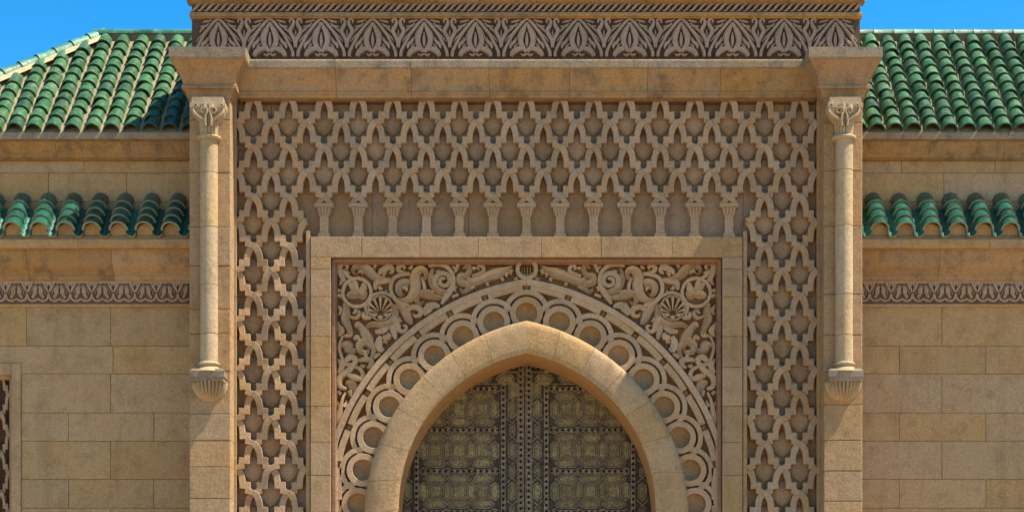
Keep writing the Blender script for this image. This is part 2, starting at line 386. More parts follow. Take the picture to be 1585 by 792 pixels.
# --- cornice beam between the impost blocks
beam = MB(); beam.box(PX(372, .3), PX(1262, .3), .30, .6, PZ(158, .35), PZ(92, .3)); beam = beam.build('cornice_beam', MT['mortar'], gate)
mould(beam, 'cornice_stone', [MT['cornice'], MT['slab']], [366, 519, 636, 757, 882, 1003, 1116, 1264],
      [(.11,92),(.10,94),(.10,104),(.125,107),(.14,110),(.175,120),(.215,132),(.235,141),(.225,142),(.225,146),(.245,148),(.262,151.5)], mi=[1,1,1,0,0,0,0,0,0,0,0])
# --- upper frieze, rope band and crowning moulding
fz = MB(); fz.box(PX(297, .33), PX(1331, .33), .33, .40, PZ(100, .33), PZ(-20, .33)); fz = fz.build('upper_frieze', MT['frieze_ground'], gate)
YF = .33
mould(fz, 'frieze_moulding', MT['cornice'], [293, 470, 660, 850, 1010, 1180, 1335], [(.24,19),(.235,21),(.235,25),(.26,26.5),(.27,28),(.285,29)], back=.34)
mould(fz, 'crown_moulding', MT['cornice'], [287, 440, 650, 830, 1000, 1190, 1341], [(.12,-14),(.12,-9),(.16,-5),(.20,0),(.19,2),(.23,4.5)], back=.36)
mot = MB(); lil = MB()
def EZ(zx, zy, ax): return ((zx - ax) / 8.8, 20 + zy / 8.8)
def mirror2(mb, zs, w, ax, ox, yb, h, prof, yr, s0=8.8):
    for sg in (1, -1):
        q = [EZ(x, y, ax) for x, y in zs]
        stroke(mb, [(ox + sg*x, y) for x, y in q], [v * 1.3 / s0 for v in w], yb, h, prof, yr, 3)
HF = .065; O = 815.5
for zs, w in [([(438,140),(478,230),(512,320),(520,400),(490,480),(436,535)], [26,44,56,58,56,36]),
              ([(437,88),(500,140),(570,225),(630,300),(675,390),(720,470),(748,540),(752,605)], [20,34,32,34,34,32,36,38]),
              ([(468,165),(515,240),(556,320),(580,390)], [8,22,16,12]),
              ([(585,340),(605,400),(650,440),(660,490)], [14,34,36,20]),
              ([(500,500),(560,500),(620,540),(650,600)], [30,62,60,40]),
              ([(440,560),(480,585),(520,560)], [20,26,14]),
              ([(560,140),(600,185),(680,195)], [14,26,16]),
              ([(520,100),(590,120),(650,130)], [12,22,14]),
              ([(620,210),(660,230),(690,270)], [14,26,14]), ([(640,280),(690,340),(735,400)], [10,20,10]), ([(560,420),(600,470),(612,520)], [12,24,12])]:
    mirror2(mot, zs, w, 436, O, YF, HF, ROUND, .3)
stroke(mot, [(O, 50), (O, 58), (O, 66), (O, 74)], [2, 4.6, 5.4, 2], YF, HF*.8, ROUND, .3)
for zs, w in [([(786,480),(782,400),(748,330),(712,250),(750,180),(762,120),(730,92),(702,118),(722,142)], [40,44,40,44,40,32,26,20,12]),]:
    mirror2(lil, zs, w, 786, O, YF - .004, HF, ROUND, .3)
stroke(lil, [(O, 46), (O, 53), (O, 60)], [1.6, 3.6, 1.6], YF, HF*.7, ROUND, .3)
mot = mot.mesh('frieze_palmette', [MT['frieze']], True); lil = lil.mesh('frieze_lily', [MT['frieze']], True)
for i in range(-6, 7):
    link('frieze_palmette', mot, fz, Matrix.Translation((M(79.55*i, .3), 0, 0)))
for i in range(-7, 7):
    if i in (-7, 6): continue
    link('frieze_lily', lil, fz, Matrix.Translation((M(79.55*(i + .5), .3), 0, 0)))
rs = MB()
stroke(rs, [(O-9, 17.6), (O-5.2, 16.8), (O-1.5, 13), (O+1.5, 9.5), (O+5.2, 6.6), (O+9, 6.2)], [2.4,3.2,4,4,3.2,2.4], .30, .05, ROUND, .28, 3)
rs = rs.mesh('rope_strand', [MT['frieze']], True)
for i in range(99):
    link('rope_strand', rs, fz, Matrix.Translation((M(10.43*(i - 49), .28), (i % 2) * .003, 0)))

# --- strapwork lattice: relief ground of jointed stones, borders, crossing straps
YG, YS = .465, .325           # ground of the panel, face of the straps
lat = MB(); lat.box(PX(358, .45), PX(1275, .45), .49, .53, PZ(372, .45), PZ(150, .45))
lat.box(PX(358, .45), PX(484, .45), .49, .53, 0, PZ(372, .45)); lat.box(PX(1146, .45), PX(1275, .45), .49, .53, 0, PZ(372, .45))
lat = lat.build('lattice_panel', MT['mortar'], gate)
course(lat, 'panel_stone', MT['ground'], 358, 1275, [150, 233, 277, 371], YG, .03, lambda i: [[420,560,705,850,990,1130,1215],[490,640,786,930,1070,1180],[430,576,725,870,1020,1150,1225]][i], .5, .002, .003)
srow = [371, 416, 459, 520, 568, 628, 684, 735, 792, 840, 905]
for a, b in ((358, 484), (1146, 1275)):
    course(lat, 'panel_stone', MT['ground'], a, b, srow, YG, .03, lambda i: [], .5, .002, .003)
    course(lat, 'plinth_stone', MT['portal'], a, b, [905, 980, 1060, 1140, 1220, 1290], YS, .12, lambda i: [], .7, .003, .006)
for a, b in ((361.5, 366), (1264.5, 1270.5)):
    course(lat, 'border_fillet', MT['portal'], a, b, [151, 233, 300, 371, 459, 520, 628, 735, 840, 905], .30, .14, lambda i: [], .3, .002, .004)
for a, b in ((473.5, 480), (1150, 1156.5)):
    course(lat, 'border_fillet', MT['portal'], a, b, [357, 459, 520, 628, 735, 840, 905], .305, .14, lambda i: [], .3, .002, .004)
def strap_mesh(mirror, over_first):
    outer = [(20,-27),(44,-10),(66,14),(84,42),(96,74),(103,110),(107,152),(107,158),(165,158),(165,222),(178,238),(198,245),(220,249)]
    inner = [(-20,27),(2,50),(20,80),(33,115),(41,168),(41,232),(104,232),(104,284),(128,289),(152,294),(180,303)]
    poly = outer + inner[::-1]; s = M(1/7.2, .32)
    rj = lambda q: random.uniform(-q, q)
    poly = [(x - 100 + (rj(3.2) if 40 < y < 235 else 0), y + (rj(3.2) if 40 < y < 235 else 0)) for x, y in poly]
    bm = bmesh.new(); lift = .012
    def yo(v):
        t = max(0, min(1, v / 275.0)); a = -lift if over_first else lift
        return a * math.cos(math.pi * t)
    fv = []
    for x, v in poly:
        X = (x + 100) * s * (-1 if mirror else 1)
        fv.append(bm.verts.new((X, yo(v), -v * s)))
    bvs = [bm.verts.new((q.co.x, .16, q.co.z)) for q in fv]
    face = bm.faces.new(fv); n = len(fv)
    for i in range(n): bm.faces.new((fv[i], bvs[i], bvs[(i+1) % n], fv[(i+1) % n]))
    bmesh.ops.recalc_face_normals(bm, faces=bm.faces)
    ed = [e for e in face.edges]
    bmesh.ops.bevel(bm, geom=ed, offset=.0045, segments=1, profile=.6, affect='EDGES')
    bmesh.ops.triangulate(bm, faces=[f for f in bm.faces if len(f.verts) > 4])
    me = bpy.data.meshes.new('strap'); bm.to_mesh(me); bm.free(); me.materials.append(MT['strap']); return me
SM = {(m, o): strap_mesh(m, o) for m in (False, True) for o in (False, True)}
SMV = {q: [SM[q]] + [strap_mesh(*q) for _ in range(4)] for q in SM}
KX = [0, 52, 104, 155, 207, 260.5, 313.5, 368.5, 423]
def kx(k):
    s = 1 if k >= 0 else -1; k = abs(k); i = int(k)
    if k > 8: return 815 + s * (423 + (k - 8) * 54)
    return 815 + s * (KX[i] + (KX[min(i+1, 8)] - KX[i]) * (k - i))
def ry(r): return 150.5 + 38.2 * r
def ok(k, r, k2):
    if abs(k) > 8.5 or abs(k2) > 8.5: return False
    return r + 1 <= 4 or (abs(k) >= 6.5 and abs(k2) >= 6.5)
for r in range(0, 19):
    ks = [i for i in range(-8, 9)] if r % 2 == 0 else [i + .5 for i in range(-9, 9)]
    for k in ks:
        for d in (1, -1):
            if not ok(k, r, k + d*.5): continue
            a, b = kx(k), kx(k + d*.5)
            first = (r % 2 == 0) ^ (d < 0)
            mtx = Matrix.Translation(P(a, ry(r), YS)) @ Matrix.Diagonal((abs(b - a) / 27.78, 1, 38.2 / 38.2, 1))
            link('strap', random.choice(SMV[(d < 0, first)]), lat, Matrix.Translation((0, random.uniform(-.004, .004), 0)) @ mtx)
# padded boss in each full cell
cb_ = MB(); rr = []
for q, y_ in ((1.0, .02), (.97, -.012), (.86, -.030), (.66, -.042), (.35, -.050), (.08, -.052)):
    ring = []
    for i in range(20):
        t = 2*math.pi*i/20; c_, s_ = math.cos(t), math.sin(t)
        f_ = 1 / ((abs(c_)**1.35 + abs(s_)**1.35) ** (1/1.35))
        ring.append((M(19.5*q*f_*c_, .45), y_, M((21.0 if s_ < 0 else 24.0)*q*f_*s_, .45)))
    rr.append(ring)
cb_.rings(rr, False, True); cb_ = cb_.mesh('cell_boss', [MT['ground']], True)
for r in range(-1, 18):
    ks = [i for i in range(-8, 9)] if r % 2 == 0 else [i + .5 for i in range(-8, 8)]
    for k in ks:
        if r < 0 or (r + 2 <= 4) or (abs(k) > 6.9):
            if r < 0: continue
            wdt = (kx(k + .5) - kx(k - .5)) / 54.0
            link('cell_boss', cb_, lat, Matrix.Translation(P(kx(k), ry(r + 1) + 3.5, YG)) @ Matrix.Diagonal((wdt, 1, 1, 1)))
# small engaged columns carrying the lattice over the door frame
sc = MB(); yy = YG
def colbox(mb, x, w0, w1, y0, y1, dep0, dep1, yr=.33):
    mb.rings([[P(x-w0/2, y0, YG-dep0, yr), P(x+w0/2, y0, YG-dep0, yr), P(x+w0/2, y0, YG+.03, yr), P(x-w0/2, y0, YG+.03, yr)],
              [P(x-w1/2, y1, YG-dep1, yr), P(x+w1/2, y1, YG-dep1, yr), P(x+w1/2, y1, YG+.03, yr), P(x-w1/2, y1, YG+.03, yr)]])
colbox(sc, O, 13, 13, 333, 361, .125, .125); colbox(sc, O, 17, 19, 360.5, 367, .135, .14)
shaft_me = sc.mesh('small_column', [MT['strap']])
sc = MB(); colbox(sc, O, 29, 29, 314.5, 320.5, .155, .155); colbox(sc, O, 23, 15, 320.3, 334, .13, .128)
for q in (-7.5, -2.6, 2.6, 7.5):
    stroke(sc, [(O + q, 321), (O + q*.92, 327), (O + q*.75, 333)], [3.4, 3.4, 2.4], YG - .125, .022, ROUND, .33, 2)
for sg in (1, -1):
    stroke(sc, [(O - sg*4.5, 299), (O, 304.5), (O + sg*6, 310), (O + sg*10.5, 315.5)], [9, 9, 8.5, 8], YG, .134 + .004*sg, FLAT, .33, 3)
cap_me = sc.mesh('small_capital', [MT['strap']])
for k in range(-6, 7):
    mx = Matrix.Translation((M(kx(k) - O, .33), 0, 0))
    o = link('small_column', shaft_me, lat, mx)
    o = link('small_capital', cap_me, lat, mx)
# --- plain frame round the arch panel
YR = .285
frame = MB()
for a, b, c, d in ((482, 511, 0, 1291), (1119, 1148, 0, 1291)):
    frame.box(PX(a, .32), PX(b, .32), .32, .5, 0, PZ(368, .32))
frame.box(PX(482, .32), PX(1148, .32), .321, .5, PZ(397, .32), PZ(367, .32)); frame = frame.build('arch_frame', MT['mortar'], gate)
fr = [398, 416, 459, 520, 568, 628, 684, 735, 792, 850, 910, 970, 1030, 1090, 1150, 1210, 1291]
course(frame, 'frame_stone', MT['portal'], 480.5, 512, fr, YR, .05, lambda i: [], .5, .002, .004)
course(frame, 'frame_stone', MT['portal'], 1118, 1149.5, fr, YR, .05, lambda i: [], .5, .002, .004)
course(frame, 'frame_stone', MT['portal'], 480.5, 1149.5, [366, 398], YR, .05, lambda i: [560, 650, 740, 838, 931, 1040], .5, .002, .004)
# --- stepped moulding inside the frame
def frame_ring(name, o, w, yf, yb, mat):
    m = MB(); x0, x1, yt = 512 + o, 1118 - o, 398 + o
    m.box(PX(x0, .34), PX(x0 + w, .34), yf, yb, 0, PZ(yt + w, .34)); m.box(PX(x1 - w, .34), PX(x1, .34), yf, yb, 0, PZ(yt + w, .34))
    m.box(PX(x0, .34), PX(x1, .34), yf - .001, yb, PZ(yt + w, .34) - .0005, PZ(yt, .34)); return m.build(name, mat, frame)
frame_ring('inner_moulding', -.5, 2.0, .44, .56, MT['red'])
frame_ring('inner_moulding', 1.4, 5.2, .375, .56, MT['red'])
frame_ring('inner_moulding', 6.5, 2.0, .43, .56, MT['red'])

# --- arch panel
YB, YA = .54, .42
E0, SP = 60.0, 800.0
IN_R, IN_E, IN_Y = 244.0, 45.0, 787.0     # curve of the opening
def arch_h(x, Rr, e):
    d = abs(x - 815); q = Rr*Rr - (d + e)**2
    return math.sqrt(q) if q > 0 else -1
sp = MB(); xs = [513 + i*5.5 for i in range(111)]
for a, b in zip(xs[:-1], xs[1:]):
    ha, hb = arch_h(a, 285, E0), arch_h(b, 285, E0)
    ya = SP - ha if ha > 0 else 1290; yb2 = SP - hb if hb > 0 else 1290
    if (ha < 0) != (hb < 0): ya = yb2 = (1290 if abs((a+b)/2 - 815) > 225 else SP)
    sp.add([P(a, 400, YB, .4), P(b, 400, YB, .4), P(b, yb2, YB, .4), P(a, ya, YB, .4)], [(0, 1, 2, 3)])
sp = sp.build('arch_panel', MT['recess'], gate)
def arc_pts(Rr, e, a0, a1, n, left=True, clamp=None):
    out = []
    for i in range(n + 1):
        a = R(a0 + (a1 - a0) * i / n); x = -(-e + Rr*math.cos(a)); y = SP - Rr*math.sin(a)
        if clamp is not None: x = max(x, clamp - 815)
        out.append((815 + (x if left else -x), y))
    return out
for left in (True, False):
    e = 52.0
    for (rad, w, h, cl, nm, top) in ((368.3, 9.5, .128, 517, 'outer_archivolt', 1), (357.6, 3, .075, 523.5, 'archivolt_fillet', 1)):
        aa = math.degrees(math.acos(e / rad)); m = MB()
        pts = arc_pts(rad, e, aa, 0, 70, left, cl); pts += [(pts[-1][0], 860), (pts[-1][0], 905)]
        m.ribbon(pts, w, YB + .01, h + .01, FLAT, .4); m.build(nm, MT['carve'], sp, True)
LA = [79.35 - 9.45*i for i in range(0, 9)]
lobes = []
for i, a in enumerate(LA):
    x = E0 - 322*math.cos(R(a)); y = SP - 322*math.sin(R(a))
    for sg in ((1,) if i == 0 else (1, -1)): lobes.append((815 + sg*(x if i else 0), y, i, sg, a))
for q in (1, 2):
    for sg in (1, -1): lobes.append((815 + sg*(-262), 778 + 52*q, 8 + q, sg, 0.0))
def circ(cx, cy, r, n=36, a0=0, a1=2*math.pi): return [(cx + r*math.cos(a0 + (a1-a0)*i/n), cy + r*math.sin(a0 + (a1-a0)*i/n)) for i in range(n)]
for (cx, cy, i, sg, a) in lobes:
    lift = .004 if i % 2 else 0
    m = MB(); full = circ(cx, cy, 34.2, 44)
    # outer band: the half turned away from the opening
    ox, oy = -math.cos(R(a)) * sg, -math.sin(R(a))
    if i == 0: ox, oy = 0, -1
    a0 = math.atan2(oy, ox)
    pts = [(cx + 32.7*math.cos(a0 + t), cy + 32.7*math.sin(a0 + t)) for t in [R(-112 + 224*j/40) for j in range(41)]]
    pts = [(max(514.5, min(1115.5, p[0])), p[1]) for p in pts]
    m.ribbon(pts, 7.8, YB + .01, .120 + lift, FLAT, .4); ob = m.build('lobe_band', MT['carve'], sp, True)
    m = MB(); m.ribbon(circ(cx, cy, 20.9, 36), 9.2, YB + .01, .131 + lift, FLAT, .4, True); ib = m.build('lobe_band', MT['carve'], sp, True)
    m = MB(); rr = []
    for d, yv in ((16.6, YB - .115), (16.3, YB - .07), (15.2, YB - .03), (12, YB - .012), (3, YB - .005)):
        rr.append([P(px, py, yv, .4) for px, py in circ(cx, cy, d, 24)])
    m.rings(rr, False, True); m.build('niche_bowl', MT['portal'], sp, True)
    # spur that ties the lobe to the archivolt
    bx, by = cx + ox*40.2, cy + oy*40.2
    m = MB(); m.lathe(0, 0, [(.042, 0), (.040, .012), (.02, .024)], 14)
    mm = MB(); bcx, _, bcz = P(bx, by, YB, .4)
    mm.add([(bcx + v[0], YB - .062 - v[2], bcz + v[1]) for v in m.v], m.f)
    mm.build('boss', MT['recess'], sp, True)
# inner archivolt: pieces between the bosses
for sg in (1, -1):
    src = [l for l in lobes if l[3] == sg or l[2] == 0]; src.sort(key=lambda l: l[2])
    pt = []
    for (cx, cy, i, s2, a) in src:
        ox, oy = (0, -1) if i == 0 else (-math.cos(R(a))*sg, -math.sin(R(a)))
        lim = 526
        q = (cx + ox*34.5, cy + oy*34.5); px = max(lim, q[0]) if sg > 0 else min(1630 - lim, q[0])
        pt.append((px, q[1]))
    for p, q in zip(pt[:-1], pt[1:]):
        L = math.hypot(q[0]-p[0], q[1]-p[1]); tx, ty = (q[0]-p[0])/L, (q[1]-p[1])/L
        mx, my = (p[0]+q[0])/2, (p[1]+q[1])/2; nx, ny = (ty, -tx) if sg < 0 else (-ty, tx)
        if (nx*(mx-815) + ny*(my-800)) < 0: nx, ny = -nx, -ny
        bow = 1.6
        pts = [(p[0] + nx*6.5 + tx*4.6, p[1] + ny*6.5 + ty*4.6), (mx + nx*(6.5+bow), my + ny*(6.5+bow)), (q[0] + nx*6.5 - tx*4.6, q[1] + ny*6.5 - ty*4.6)]
        pts = [(max(523.5, min(1106.5, x)), y) for x, y in pts]
        m = MB(); stroke(m, pts, [10.5, 10, 10.5], YB + .01, .124, FLAT, .4, 5); m.build('inner_archivolt', MT['carve'], sp, True)
# --- arch ring of voussoirs and its soffit
ringc = MB()
sect = [(312.5, .49), (312, .40), (310.5, .335), (306.5, .298), (299, .284), (285, .276), (268, .274), (262, .279), (259.6, .29), (259, .305), (259, .42)]
arch = MB()
def arch_pt(rad, u, left):
    """ring section point: u runs from the springing (0) to the crown (1); the opening is rounder than the outer curve"""
    g = (306.0 - rad) / (306.0 - 259.0); Ro = 306.0 - min(0, g) * 47.0; g = max(0, g)
    eo, so = E0, SP      # outer curve of the ring
    to = u * math.acos(eo / Ro); ti = u * math.acos(IN_E / IN_R)
    ox, oy = eo - Ro*math.cos(to), so - Ro*math.sin(to); ix, iy = IN_E - IN_R*math.cos(ti), IN_Y - IN_R*math.sin(ti)
    x, y = ox + (ix - ox)*g, oy + (iy - oy)*g
    return 815 + (x if left else -x), y
def arch_loft(mb, a0, a1, n, left, sect):
    rr = []
    for i in range(n + 1):
        u = min(1, (a0 + (a1 - a0)*i/n) / 78.5); ring = []
        for rad, y in sect:
            px, py = arch_pt(rad, u, left); ring.append(P(px, py, y, .3))
        rr.append(ring)
    k = len(sect); vs = [p for r in rr for p in r]
    fs = [(i*k+q, i*k+q+1, (i+1)*k+q+1, (i+1)*k+q) for i in range(n) for q in range(k-1)]
    fs += [tuple(range(k)), tuple(n*k+q for q in range(k))]
    mb.add(vs, fs)
soff = MB()
for left in (True, False):
    prof = []
    for i in range(41): prof.append(arch_pt(259, i/40, left))
    prof = [(prof[0][0], 1291)] + prof
    for p, q in zip(prof[:-1], prof[1:]):
        soff.add([P(p[0], p[1], .30, .3), P(q[0], q[1], .30, .3), P(q[0], q[1], 1.24, .3), P(p[0], p[1], 1.24, .3)], [(0, 1, 2, 3)])
soff = soff.build('arch_soffit', MT['soffit'], gate, True)
cuts = [0, 10.5, 21.5, 33, 44.5, 55, 66, 78.5]
for left in (True, False):
    for a, b in zip(cuts[:-1], cuts[1:]):
        if not left: a, b = (a + 2.5 if a > 0 else 0), (b + 2.5 if b < 78 else 78.5)
        m = MB(); arch_loft(m, a + .045, b - (.045 if b < 78 else 0), 12, left, sect); m.build('voussoir', MT['ring'], soff, True)
    js = [SP + 1, 860, 925, 990, 1055, 1120, 1185, 1250, 1291]
    for ya, yb2 in zip(js[:-1], js[1:]):
        m = MB(); vs = []
        for yv in (ya + .4, yb2 - .4):
            for rad, y in sect:
                px, py = arch_pt(rad, 0, left); vs.append(P(px, py + .4 if yv < SP + 3 else yv, y, .3))
        k = len(sect); m.add(vs, [(q, q+1, k+q+1, k+q) for q in range(k-1)] + [tuple(range(k)), tuple(range(k, 2*k))])
        m.build('jamb_stone', MT['ring'], soff, True)

# --- carved arabesque in the spandrels (traced on one side, mirrored on the other)
def zmap(ox, oy, s):
    return lambda p: (ox + p[0]/s, oy + p[1]/s)
ZA, ZB, ZC, ZD = zmap(510,396,6.6), zmap(650,396,7.92), zmap(510,490,6.09), zmap(510,580,6.6)
ST = []
def S(z, sc, pts, w, kind='tendril'): ST.append(([z(p) for p in pts], [x/sc for x in w], kind))
a = (ZA, 6.6)
S(*a, [(150,250),(105,160),(100,85),(140,62),(178,88),(165,118),(145,105)], [40,52,46,36,28,20,10])
S(*a, [(135,130),(175,190),(235,215)], [24,34,20])
S(*a, [(280,150),(262,172),(235,150),(245,108),(310,82),(390,125),(455,190),(545,228)], [12,20,28,46,78,92,74,40], 'leaf')
S(*a, [(505,178),(520,145),(575,112),(625,105),(640,145),(605,168)], [24,46,56,50,34,16], 'leaf')
S(*a, [(620,232),(545,240),(475,260),(465,335)], [40,54,54,30])
S(*a, [(820,170),(740,178),(665,205),(630,260),(622,330),(650,405),(715,465),(812,492)], [30,34,36,36,36,38,42,26])
S(*a, [(762,372),(735,392),(706,360),(700,300),(745,258),(810,262)], [14,34,56,72,80,84], 'leaf')
S(*a, [(690,430),(770,440),(845,390),(872,300),(866,215),(885,150),(940,122),(985,158),(968,215),(932,200)], [24,56,92,104,100,90,74,50,34,16], 'leaf')
S(*a, [(800,165),(725,152),(692,112),(728,86),(764,100),(748,126)], [20,38,40,34,24,12])
S(*a, [(660,420),(560,365),(470,375),(395,430),(365,520),(385,600),(340,610)], [20,30,26,30,30,26,20])
S(*a, [(580,375),(575,330)], [30,10])
S(*a, [(365,715),(430,682),(540,690),(640,655),(672,560),(662,480)], [24,50,64,84,52,36], 'leaf')
S(*a, [(680,490),(755,530),(800,615),(835,690)], [40,84,76,36], 'leaf')
S(*a, [(790,540),(850,508),(922,530),(922,592),(868,602),(848,566)], [40,48,52,42,28,12])
S(*a, [(655,610),(690,690),(710,748),(765,758),(780,708),(735,700)], [60,54,42,36,30,12])
S(*a, [(150,470),(168,560),(150,630),(182,705),(222,790)], [44,72,84,64,36], 'leaf')
S(*a, [(78,490),(115,545),(85,590)], [16,44,14]); S(*a, [(80,340),(125,345)], [40,20])
S(*a, [(195,600),(262,622),(302,572),(268,530)], [20,34,34,14])
S(*a, [(340,560),(350,610),(420,625)], [20,44,26])
S(*a, [(80,660),(95,740),(130,775)], [18,46,24])
S(*a, [(930,205),(962,275),(968,345)], [18,30,30])
S(*a, [(960,440),(925,478),(885,440),(905,380),(965,360),(1060,378)], [12,34,44,50,66,80], 'leaf')
S(*a, [(980,490),(1025,520),(960,590)], [36,66,40], 'leaf')
# flower inside the ring
S(*a, [(290,360),(240,310),(190,255)], [30,62,30], 'leaf'); S(*a, [(290,340),(260,270),(235,225)], [20,44,20], 'leaf')
S(*a, [(300,370),(340,320),(345,262)], [40,66,26], 'leaf'); S(*a, [(300,385),(235,375),(172,405)], [40,86,36], 'leaf'); S(*a, [(290,385),(340,390),(380,355)], [40,74,24], 'leaf')
b = (ZB, 7.92)
S(*b, [(100,112),(230,90),(340,130),(404,235),(398,350),(335,455),(262,575)], [26,38,46,46,52,70,30])
sp_pts = [(285 + (116 - 96*i/30)*math.cos(2.3 + 9.6*i/30), 290 + (116 - 96*i/30)*math.sin(2.3 + 9.6*i/30)) for i in range(31)]
S(*b, sp_pts[::1], [62 - 30*i/30 for i in range(31)], 'tendril')
S(*b, [(155,130),(132,250),(185,375),(275,425),(330,420)], [26,72,84,72,40], 'leaf')
S(*b, [(-10,440),(100,462),(220,490),(320,485)], [70,84,64,30], 'leaf')
S(*b, [(25,700),(90,605),(175,592),(240,612)], [26,62,74,36], 'leaf')
S(*b, [(525,140),(590,100),(604,165),(560,225),(492,232),(488,295),(560,325),(594,380),(540,425),(485,385)], [24,52,62,74,84,84,84,62,52,24], 'leaf')
S(*b, [(580,262),(640,300),(740,272),(860,215),(960,185),(1060,150),(1150,100)], [60,92,94,112,118,70,14], 'leaf')
S(*b, [(640,250),(730,215),(778,170),(768,118),(728,104),(704,132),(736,152)], [70,66,46,40,34,28,12])
S(*b, [(390,490),(470,455)], [30,36]); S(*b, [(390,110),(440,150),(420,190)], [20,40,18])
c = (ZC, 6.09)
S(*c, [(72,60),(112,120),(78,175)], [16,50,16]); S(*c, [(125,172),(195,155),(158,118)], [18,44,16])
S(*c, [(255,60),(300,90),(340,165),(372,230),(412,285),(402,360),(368,425)], [50,62,92,82,52,40,26], 'leaf')
S(*c, [(350,200),(278,250),(290,312),(350,322),(372,280)], [70,72,52,40,12], 'leaf')
S(*c, [(228,205),(258,178),(285,222)], [28,38,18]); S(*c, [(240,85),(262,50),(300,70)], [22,36,22])
S(*c, [(425,130),(500,122),(556,88)], [28,52,26]); S(*c, [(482,175),(458,240),(480,302),(515,288)], [36,62,52,16], 'leaf')
S(*c, [(500,185),(552,182),(550,138)], [36,52,18]); S(*c, [(592,60),(604,140),(622,205)], [60,52,24], 'leaf')
S(*c, [(122,168),(88,260),(100,340),(140,432),(200,442)], [18,26,26,32,36]); S(*c, [(100,262),(158,258),(200,308),(246,296)], [26,94,74,24], 'leaf')
S(*c, [(148,412),(190,372),(242,392),(220,442),(170,502),(108,542),(88,602),(102,652),(156,672)], [36,52,42,42,52,52,42,40,24])
S(*c, [(268,402),(330,390),(392,402),(382,452),(345,472)], [26,44,44,40,16]); S(*c, [(330,310),(345,390)], [36,26])
S(*c, [(230,460),(282,482),(312,540),(278,592)], [22,32,38,36]); S(*c, [(168,540),(232,560),(292,582)], [28,54,34], 'leaf')
S(*c, [(146,612),(200,622),(222,682),(188,745)], [36,94,74,40], 'leaf'); S(*c, [(74,385),(112,450),(88,525)], [14,52,44], 'leaf')
S(*c, [(420,385),(450,350),(480,345)], [20,34,20])
d = (ZD, 6.6)
S(*d, [(160,170),(130,232),(112,320),(100,400),(84,495)], [22,26,38,54,20], 'leaf'); S(*d, [(84,155),(112,190)], [30,34])
S(*d, [(78,265),(104,320)], [22,36]); S(*d, [(172,250),(150,318)], [18,40]); S(*d, [(200,150),(215,210)], [40,20])
hs_ = [.088, .094, .100, .106]
# small curled leaves fill what the large scrolls leave open
rg = random.Random(3); cov = []
for pts, w, kind in ST:
    for q in spline([(p[0], p[1], ww) for p, ww in zip(pts, w)], 5)[0]: cov.append((q[0], q[1], q[2]*.62))
cov += [(*ZA((275, 360)), 25.5), (*ZA((516, 520)), 21), (815.4, 415.2, 18)]
gy = 410.0
while gy < 690:
    gx = 522.0
    while gx < 812:
        x_, y_ = gx + rg.uniform(-1, 1), gy + rg.uniform(-1, 1)
        if math.hypot(867 - x_, 800 - y_) > 379 and x_ > 523 and y_ > 409.5 and all(math.hypot(x_ - a_, y_ - b_) > r_ + 3.0 for a_, b_, r_ in cov):
            t_ = rg.uniform(0, 6.28); c2 = rg.choice((-1, 1)); L_ = rg.uniform(3.4, 4.6)
            cp_ = [(x_ + L_*math.cos(t_ + c2*u_*1.15)*(1 - .13*u_), y_ + L_*math.sin(t_ + c2*u_*1.15)*(1 - .13*u_)) for u_ in range(4)]
            ST.append((cp_, [2.0, 4.6, 3.8, 1.6], 'tendril')); cov += [(x_, y_, 5.2)]
        gx += 2.4
    gy += 2.4
for sg in (1, -1):
    for i, (pts, w, kind) in enumerate(ST):
        m = MB(); q = [(p[0] if sg > 0 else 1630 - p[0], p[1]) for p in pts]
        stroke(m, q, [x*1.27 for x in w], YB + .006, hs_[i % 4] + .004, VEIN if (kind == 'leaf' and max(w) > 10.5) else ROUND, .4, 4)
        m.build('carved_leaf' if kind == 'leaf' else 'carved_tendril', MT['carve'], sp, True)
    fx = lambda x: x if sg > 0 else 1630 - x
    m = MB(); cxp, cyp = ZA((275, 360)); m.ribbon(circ(fx(cxp), cyp, 22, 36), 6, YB + .006, .10, ROUND, .4, True); m.build('carved_ring', MT['carve'], sp, True)
    cxp, cyp = ZA((516, 520)); cxp = fx(cxp)
    m = MB(); pts = []
    for i in range(90):
        t = 2*math.pi*i/90; r_ = 18.2 + .9*abs(math.sin(6*t)); pts.append((cxp + r_*math.cos(t), cyp + r_*math.sin(t)))
    m.ribbon(pts, 3.4, YB + .006, .115, ROUND, .4, True); shell = m.build('carved_shell', MT['carve'], sp, True)
    for k in range(9):
        t = R(-90 + (k - 4)*24.5); m = MB(); hx, hy = cxp, cyp + 8
        L = 24 if abs(k - 4) < 3 else (20 if abs(k - 4) == 3 else 16.5)
        stroke(m, [(hx + 5*math.cos(t), hy + 5*math.sin(t)), (hx + L*.6*math.cos(t), hy + L*.6*math.sin(t)), (hx + L*math.cos(t), hy + L*math.sin(t))], [1.4, 3.2, 5.2], YB + .006, .115, ROUND, .4, 3)
        m.build('shell_rib', MT['carve'], shell, True)
    for k, (dx, dy, ww) in enumerate(((-9, 10, 6), (0, 13.5, 7), (9, 10, 6))):
        m = MB(); stroke(m, [(cxp + dx - 5, cyp + dy - 1), (cxp + dx, cyp + dy + 1), (cxp + dx + 5, cyp + dy - 1)], [2, ww, 2], YB + .006, .11, ROUND, .4, 3); m.build('shell_rib', MT['carve'], shell, True)
